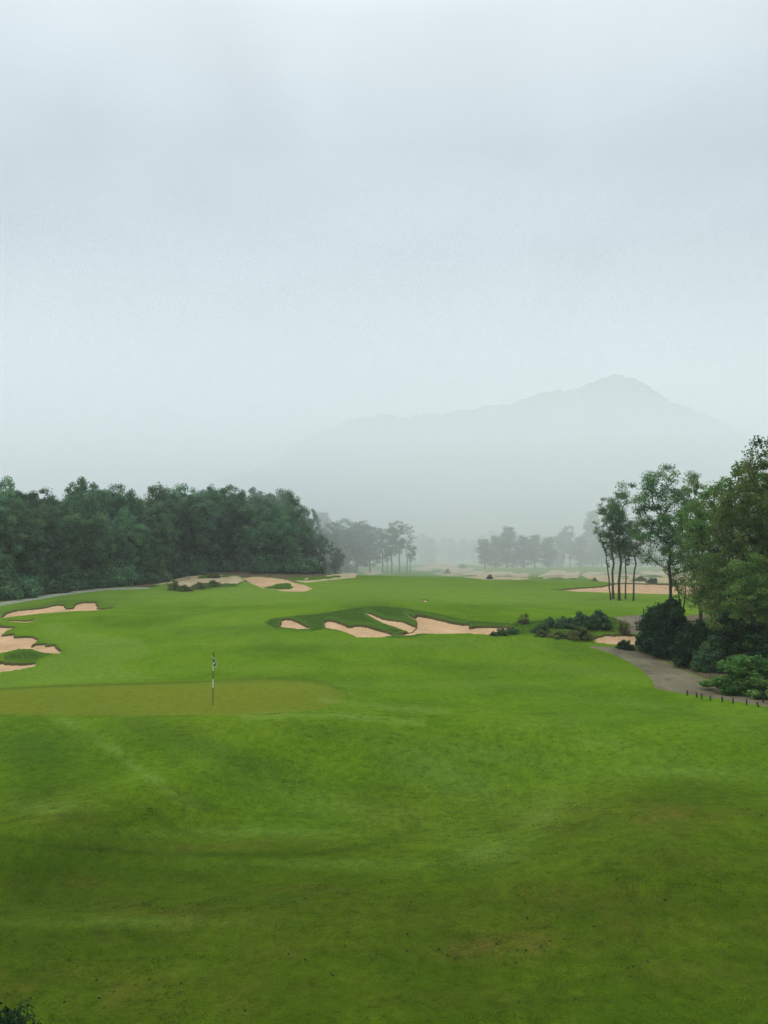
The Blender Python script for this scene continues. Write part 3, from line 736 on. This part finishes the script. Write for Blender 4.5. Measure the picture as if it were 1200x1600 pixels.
tree_at(1186, 690, 50, BIGK[2], 12, .85, 1.1, 'tallest dense tree of the grove, cut by the right edge of the view')
tree_at(1160, 728, 60, BIGK[1], 12, .9, 5.1, 'dense tree whose shoulder shows left of the tallest right-hand tree')
tree_at(1250, 700, 47, BIGK[0], 12, .9, 3.1, 'dense grove tree standing just outside the right edge')
tree_at(1320, 712, 46, BIGK[1], 12, 1.0, 1.9, 'outer grove tree beyond the right edge, second one out')
tree_at(1400, 690, 44, BIGK[2], 12, 1.0, 3.9, 'outermost grove tree far beyond the right edge')
tree_at(1215, 760, 56, BIGK[1], 12, 1.0, .2, 'dense tree filling the grove behind the tallest right-hand tree')
tree_at(1140, 850, 52, BIGK[0], 12, 1.25, .8, 'low olive tree in the grove, above the dark rounded bushes')
tree_at(1190, 870, 44, BIGK[1], 12, 1.3, 2.8, 'low olive tree in the grove, above the bright bush')
# dead forked stump beside the airy tree
x, y, z = atd(1062, 61)
V, Fc = tube_mesh([((0,0,-.3),(.05,0,1.6),.13,.10),((.05,0,1.6),(-.12,.05,3.0),.085,.06),((-.12,.05,3.0),(-.28,.0,3.9),.06,.03),((.05,0,1.6),(.30,0,2.7),.08,.06),((.30,0,2.7),(.42,.1,4.0),.06,.035),((.36,0,3.2),(.55,0,3.5),.03,.015)], 8)
sr = empty('dead_tree', (x, y, z)); tag(sr, 'dead leafless forked stump beside the airy tree\'s trunk', 'dead tree')
mesh_obj('trunk', V, Fc, M_BARK, sr, True)

# ---- bushes by the path
rsB = np.random.RandomState(3)
BD = [make_bush(1, .62, 190, 170, .055, rsB, M_BUSHD, clump=.125) for i in range(2)]
BM = make_bush(1, .68, 170, 160, .058, rsB, leafmat('mid_bush_leaves', (.035, .085, .038), (.06, .125, .05), (.10, .17, .06), var=.1), clump=.13)
BL = make_bush(1, .70, 150, 120, .095, rsB, M_BUSHL, clump=.13, aspect=.42)
BK = make_bush(1, .75, 60, 80, .12, rsB, M_BUSHD, clump=.2)
BQ = make_bush(1, .75, 60, 80, .12, rsB, BM[1].materials[0], clump=.2)
BS = make_bush(1, .8, 50, 70, .12, rsB, M_SCRUB, clump=.2, aspect=.35)
BR = make_bush(1, .75, 34, 46, .10, rsB, M_RUSS, clump=.2, aspect=.3)
def bush_at(kind, u, v0, v1, wpx, label, group=None, rz=None, dd=0):
    """v0 top, v1 foot, wpx width in photo pixels"""
    x, y, z = at(u, v1); y += dd; x = (u-600)/F*y; z = ground(x, y)
    h = ztop(v0, y)-z; wm = wpx/F*y
    return place_bush(kind, x, y, z-.03*h, wm/1.45, h*1.03, rnd.random()*6 if rz is None else rz, label, group)
GB = 'bushes along the far side of the cart path'
bush_at(BD[0], 1038, 932, 1026, 122, 'large blackish-green rounded bush nearest the bend of the cart path', GB, dd=.9)
bush_at(BD[1], 1092, 958, 1044, 100, 'dark green bush right of the large blackish one, reaching down to the brown verge', GB, dd=.9)
bush_at(BM, 1122, 990, 1052, 90, 'mid-green bush between the dark bush and the bright leafy bush', GB, dd=.9)
bush_at(BL, 1170, 1016, 1088, 138, 'bright yellow-green large-leaved bush beside the row of posts', GB, dd=.9)
bush_at(BM, 1204, 1060, 1097, 56, 'small blue-green bush at the path\'s edge, under the bright leafy bush', GB, dd=.8)
bush_at(BL, 1250, 1020, 1098, 110, 'bright large-leaved bush just outside the right edge', GB)
bush_at(BD[0], 1150, 955, 1050, 120, 'dark bush under the low olive tree of the grove', GB)
bush_at(BD[1], 1215, 965, 1060, 130, 'dark bush under the grove at the right edge of the view', GB)
bush_at(BD[0], 1320, 980, 1090, 160, 'dark bush well outside the right edge beneath the grove', GB)
bush_at(BK, 975, 999, 1014, 27, 'little dark spiky shrub on the cart path\'s edge by the sand')
GK = 'shrubs on the scrubby knoll by the centre bunker'
for (k, u, v0, v1, wp, lb) in [
  (BM, 935, 952, 982, 42, 'rounded green shrub at the right end of the knoll hedge'),
  (BM, 908, 955, 983, 40, 'green shrub in the middle of the knoll hedge, left of the rounded one'),
  (BQ, 880, 961, 981, 30, 'dark shrub at the left of the knoll hedge'),
  (BQ, 858, 962, 980, 22, 'small upright shrub on the knoll left of the hedge'),
  (BR, 818, 956, 976, 22, 'twiggy brown shrub topping the left hump of the knoll'),
  (BQ, 843, 973, 988, 26, 'dark low shrub on the near face of the knoll'),
  (BQ, 800, 978, 990, 20, 'small dark shrub on the knoll\'s left slope above the sand'),
  (BQ, 784, 980, 992, 20, 'small dark shrub at the tip of the knoll beside the bunker sand'),
  (BQ, 770, 985, 993, 14, 'tiny dark tuft at the very edge of the centre bunker\'s right end'),
  (BS, 845, 984, 994, 24, 'flat olive tuft low on the near face of the knoll'),
  (BS, 905, 978, 999, 44, 'sprawling olive scrub in front of the knoll hedge'),
  (BS, 872, 984, 996, 34, 'low olive scrub left of the sprawling patch before the hedge'),
  (BR, 972, 966, 990, 26, 'reddish twiggy shrub beside the pale path, right of the hedge')]:
    bush_at(k, u, v0, v1, wp, lb, GK)
GD = 'tufts on the dune before the left wood'
for (k, u, v0, v1, wp, lb) in [
  (BS, 274, 906, 922, 22, 'spiky olive tuft at the left end of the grassy dune'),
  (BS, 290, 913, 924, 26, 'flat olive tuft second from the left on the grassy dune'),
  (BS, 312, 909, 920, 24, 'olive tuft in the middle of the grassy dune'),
  (BS, 334, 906, 916, 26, 'olive tuft near the orange sand on the grassy dune'),
  (BR, 336, 896, 903, 26, 'russet scrub on the crest of the grassy dune')]:
    bush_at(k, u, v0, v1, wp, lb, GD)
GS = 'little shrubs on the far sands'
for (k, u, v0, v1, wp, lb) in [
  (BQ, 765, 897, 905, 10, 'small round dark shrub alone on the far pale sand'),
  (BS, 699, 888, 896, 10, 'olive tuft on the far sandy mound'),
  (BS, 722, 881, 888, 14, 'scrubby tuft on the right shoulder of the far sandy mound'),
  (BS, 928, 902, 908, 9, 'tiny tuft on the sand left of the five thin trunks'),
  (BQ, 1018, 902, 911, 16, 'dark low shrub on the far sand between the thin trunks and the airy tree'),
  (BS, 1000, 900, 907, 20, 'flat grey-green tuft on the far sand right of the thin trunks'),
  (BS, 553, 884, 894, 14, 'dark tuft by the far path past the wood\'s tip')]:
    bush_at(k, u, v0, v1, wp, lb, GS)
# bush in the bottom left corner
rsN = np.random.RandomState(2)
BN = make_bush(1, .55, 260, 110, .045, rsN, M_BUSHD, clump=.12, aspect=.5)
x, y, z = -5.02, 10.3, ground(-5.02, 10.3)
htop = 1.22
place_bush(BN, x-.06, y, z, 1.35, (htop-z)*1.0, .4, 'dark leafy bush poking into the bottom left corner of the lawn')

# ------------------------------------------------------------------ flagstick
def plain(name, c, rough_=.5, met=0.):
    m, t, b, n, l = material(name); b.inputs['Roughness'].default_value = rough_; b.inputs['Metallic'].default_value = met
    l.new(mixc(n, l, rng(n, l, noisen(n, l, 9, 4, .6), .3, .7), tuple(k*.88 for k in c), c), b.inputs['Base Color'])
    return m
M_BLK = plain('black_paint', (.012, .012, .013)); M_WHT = plain('white_paint', (.78, .80, .70)); M_DRK = plain('dark_band', (.05, .055, .02))
x, y, z = at(332.5, 1102)
fr = empty('flagstick', (x, y, z)); tag(fr, 'striped black and white flagstick with drooping checkered flag on the putting green', 'flagstick')
sc = 80/F*y/2.25
def poleseg(z0, z1, r0, r1): return tube_mesh([((0,0,z0*sc),(0,0,z1*sc),r0,r1)], 10)
bands = [(0,.75,M_DRK),(.75,1.12,M_WHT),(1.12,1.48,M_DRK),(1.48,1.80,M_WHT),(1.80,2.20,M_BLK)]
me = bpy.data.meshes.new('pole'); Vs = []; Fs = []; mi = []; bs = 0
for i, (a, b_, m_) in enumerate(bands):
    V, Fc = poleseg(a, b_, .019 if i < 4 else .016, .019 if i < 4 else .014); Vs.append(V); Fs += (Fc+bs).tolist(); mi += [i]*len(Fc); bs += len(V)
me.from_pydata([tuple(v) for v in np.concatenate(Vs)], [], Fs)
for b_ in bands: me.materials.append(b_[2])
me.polygons.foreach_set('material_index', np.array(mi, dtype=np.int32))
link('pole', me, fr)
bm_v = []
V, Fc = tube_mesh([((0,0,2.18*sc),(0,0,2.22*sc),.03,.03),((0,0,2.22*sc),(0,0,2.27*sc),.03,.008)], 10); mesh_obj('finial', V, Fc, M_BLK, fr, True)
# hanging checkered flag: folded cloth grid
m, t, b, n, l = material('checkered_cloth')
uvn = n.new('ShaderNodeUVMap'); ck = n.new('ShaderNodeTexChecker'); ck.inputs['Scale'].default_value = 2.6
ck.inputs['Color1'].default_value = (.012, .012, .014, 1); ck.inputs['Color2'].default_value = (.85, .86, .84, 1)
l.new(uvn.outputs[0], ck.inputs[0]); l.new(ck.outputs[0], b.inputs['Base Color']); b.inputs['Roughness'].default_value = .85
nu, nv = 26, 18; V = []; UVs = []
for j in range(nv):
    for i in range(nu):
        s, q = i/(nu-1), j/(nv-1)
        drop = .20*s**.8                       # the free end sags down
        wx = .23*s*(1-.25*q) + .02*math.sin(7*s+2*q); wy = .06*math.sin(s*11+q*1.3)*(.3+s)
        V.append(((-.03+wx-.06*s*s*(1-q)*1.6)*1.0, wy, (2.10-.30*q-drop)*sc)); UVs.append((s*1.2, q))
Fc = [(j*nu+i, j*nu+i+1, (j+1)*nu+i+1, (j+1)*nu+i) for j in range(nv-1) for i in range(nu-1)]
me = bpy.data.meshes.new('flag'); me.from_pydata(V, [], Fc); me.materials.append(m)
ul = me.uv_layers.new(name='UVMap')
for lp in me.loops: ul.data[lp.index].uv = UVs[lp.vertex_index]
for p_ in me.polygons: p_.use_smooth = True
fo = link('flag', me, fr); md = fo.modifiers.new('thickness', 'SOLIDIFY'); md.thickness = .004

# ------------------------------------------------------------------ small black posts beside the path
posts = [(1073.8,1087,0,0),(1088.6,1090.5,0,-3),(1096.5,1092,0,0),(1109.5,1095,0,6),(1128.4,1097.4,0,0),(1145.3,1099.3,0,2),(1166.6,1101.7,0,0),(1185.5,1105,0,-20),(1192.4,1098,0,0)]
plab = ['first short black post of the row, at its far left end', 'second short black post from the left, start of the close pair', 'third short black post from the left, end of the close pair',
 'fourth short black post from the left, leaning slightly right', 'fifth short black post from the left, upright, midway in the row', 'sixth short black post from the left, upright',
 'seventh short black post from the left, just before the tilted one', 'short black post tilted strongly to the left, near the right edge', 'short black post on the far side of the path, touching the blue-green bush']
me = bpy.data.meshes.new('post_body')
V, Fc = tube_mesh([((0,0,-.12),(0,0,.235),.034,.031),((0,0,.235),(0,0,.25),.031,.018)], 10)
Vc = np.concatenate([V, [[0, 0, .252]]]); Fl = Fc.tolist() + [[30+i, 30+(i+1) % 10, 40] for i in range(10)]
me.from_pydata([tuple(v) for v in Vc], [], Fl); me.materials.append(M_BLK)
for (u, v, _, tl), lb in zip(posts, plab):
    x, y, z = at(u, v)
    o = link('post', me, None, (x, y, z)); o.rotation_euler = (0, math.radians(tl), rnd.random()); tag(o, lb, 'post', 'short black posts along the cart path')
    o.rotation_euler[2] = 0

# ------------------------------------------------------------------ leaf litter
def flat_leaves(name, pts, size, mat, rs, label, cat):
    n = len(pts); a = rs.rand(n)*math.tau; s = size*(.5+rs.rand(n))
    ax = np.c_[np.cos(a), np.sin(a), rs.normal(0, .25, n)]*s[:, None]; bx = np.c_[-np.sin(a), np.cos(a), rs.normal(0, .25, n)]*s[:, None]*.5
    V = np.stack([pts-ax, pts+bx, pts+ax, pts-bx], 1).reshape(-1, 3)
    me = bpy.data.meshes.new(name); me_fill(me, V, np.arange(4*n).reshape(n, 4)); me.materials.append(mat)
    fattr(me, 'tone', np.repeat(rs.rand(n), 4)); o = link(name, me); tag(o, label, cat, kind='stuff'); return o
ek = np.isin(lab, [k+1 for k, p in enumerate(P) if p[0] == 'bare_earth']) & (R < 62)
ii = np.nonzero(ek.ravel())[0]; pick = rs.choice(ii, 5000)
pts = allV[pick]+np.c_[rs.normal(0, .08, (5000, 2)), np.full(5000, .02)]
flat_leaves('leaf_litter', pts, .05, M_FLECK, rs, 'brown fallen leaves on the bare earth between cart path and bushes', 'leaf litter')
fx = []
for (u0, v0, su, sv, n_) in [(1028,1167,5,1,3),(1075,1181,3,1,4),(1178,1202,8,1,4),(231,1265,3,1,3),(368,1505,3,1,3),(515,1526,3,1,2),(605,1245,3,2,2),(780,1493,60,14,26),(980,1515,16,2,4),(870,1335,4,1,3),(180,1560,70,25,14),(100,1545,60,20,10),(620,1420,500,110,60),(1000,1270,120,30,20)]:
    for i in range(n_):
        px, py, pz = at(u0+rs.normal()*su, min(1640, v0+rs.normal()*sv)); fx.append((px, py, pz+.015))
flat_leaves('fallen_leaves', np.array(fx), .032, M_DARKFLECK, rs, 'small dark leaves and scraps scattered on the mown turf', 'fallen leaves')

# ------------------------------------------------------------------ mountain
ridge = [(-600,800),(100,800),(300,762),(380,735),(440,708),(480,690),(520,674),(560,662),(620,658),(700,645),(760,636),(830,631),(880,620),(905,606),(930,592),(960,586),(990,596),(1020,614),(1060,640),(1110,664),(1150,694),(1200,726),(1300,770),(1500,790),(2100,800)]
DM = 640.
xs = np.linspace(-560, 720, 420); ys = np.linspace(420, 900, 170)
MX, MY = np.meshgrid(xs, ys)
ru = 600+F*MX/DM
rh = H0+(856-np.interp(ru, [p[0] for p in ridge], [p[1] for p in ridge]))/F*DM
tt = (MY-430)/(DM-430)
prof = np.where(MY < DM, sst(0, 1, np.clip(tt, 0, 1))**.9, 1-sst(DM, 900, MY))
rh = rh + (9*fbm(MX/45, MX*0+3, 3) + 2.5*fbm(MX/7, MX*0+8, 3))*(rh > 20)
spur = fbm(MX/90+2, MY/70+7, 4)
MZ = rh*prof*(1+.22*spur*np.clip(1-np.abs(prof-.5)*2, 0, 1)) + 2.6*fbm(MX/7, MY/7, 3)*sst(0, .2, prof) + 1.2*fbm(MX/2.7, MY/2.7, 2)*sst(0, .2, prof)+1
MZ = np.where(prof < .02, -1.4, MZ)
n1, n2 = MX.shape; ix = np.arange(n1)[:, None]*n2+np.arange(n2)[None]
q = np.stack([ix[:-1, :-1], ix[:-1, 1:], ix[1:, 1:], ix[1:, :-1]], -1).reshape(-1, 4)
m, t, b, n, l = material('wooded_slope')
l.new(mixc(n, l, rng(n, l, noisen(n, l, .12, 6, .7), .3, .7), (.022, .045, .022), (.06, .085, .04)), b.inputs['Base Color']); b.inputs['Roughness'].default_value = 1; b.inputs['Specular IOR Level'].default_value = 0
o = mesh_obj('mountain', np.stack([MX, MY, MZ], -1).reshape(-1, 3), q, m, None, True); tag(o, kind='structure')

# ------------------------------------------------------------------ haze
zt = float(MZ.max())+6; zb = min(float(Z.min()), -1.4)-1.2
bx = 1250.
V = [(-bx,-bx,zb),(bx,-bx,zb),(bx,bx,zb),(-bx,bx,zb),(-bx,-bx,zt),(bx,-bx,zt),(bx,bx,zt),(-bx,bx,zt)]
Fc = [(0,3,2,1),(4,5,6,7),(0,1,5,4),(1,2,6,5),(2,3,7,6),(3,0,4,7)]
m, t, b, n, l = material('haze_air'); n.remove(b)
pv = n.new('ShaderNodeVolumePrincipled'); pv.inputs['Color'].default_value = HAZE_COLOR; pv.inputs['Density'].default_value = HAZE_DENSITY
pv.inputs['Anisotropy'].default_value = .0
l.new(pv.outputs[0], n['Material Output'].inputs['Volume'])
ht_ = 88.
V2 = [(-bx+9,152,zb+.3),(bx-9,152,zb+.3),(bx-9,bx-9,zb+.3),(-bx+9,bx-9,zb+.3),(-bx+9,152,ht_),(bx-9,152,ht_),(bx-9,bx-9,ht_),(-bx+9,bx-9,ht_)]
m2 = m.copy(); m2.name = 'mist_air'
for q_ in m2.node_tree.nodes:
    if q_.type == 'PRINCIPLED_VOLUME': q_.inputs['Density'].default_value = MIST_DENSITY
o = mesh_obj('mist_bank', V2, Fc, m2); tag(o, 'low bank of thick white mist lying across the far end of the valley', 'mist', kind='stuff')
o = mesh_obj('haze', V, Fc, m); tag(o, 'pale mist filling the valley air', 'mist', kind='stuff')
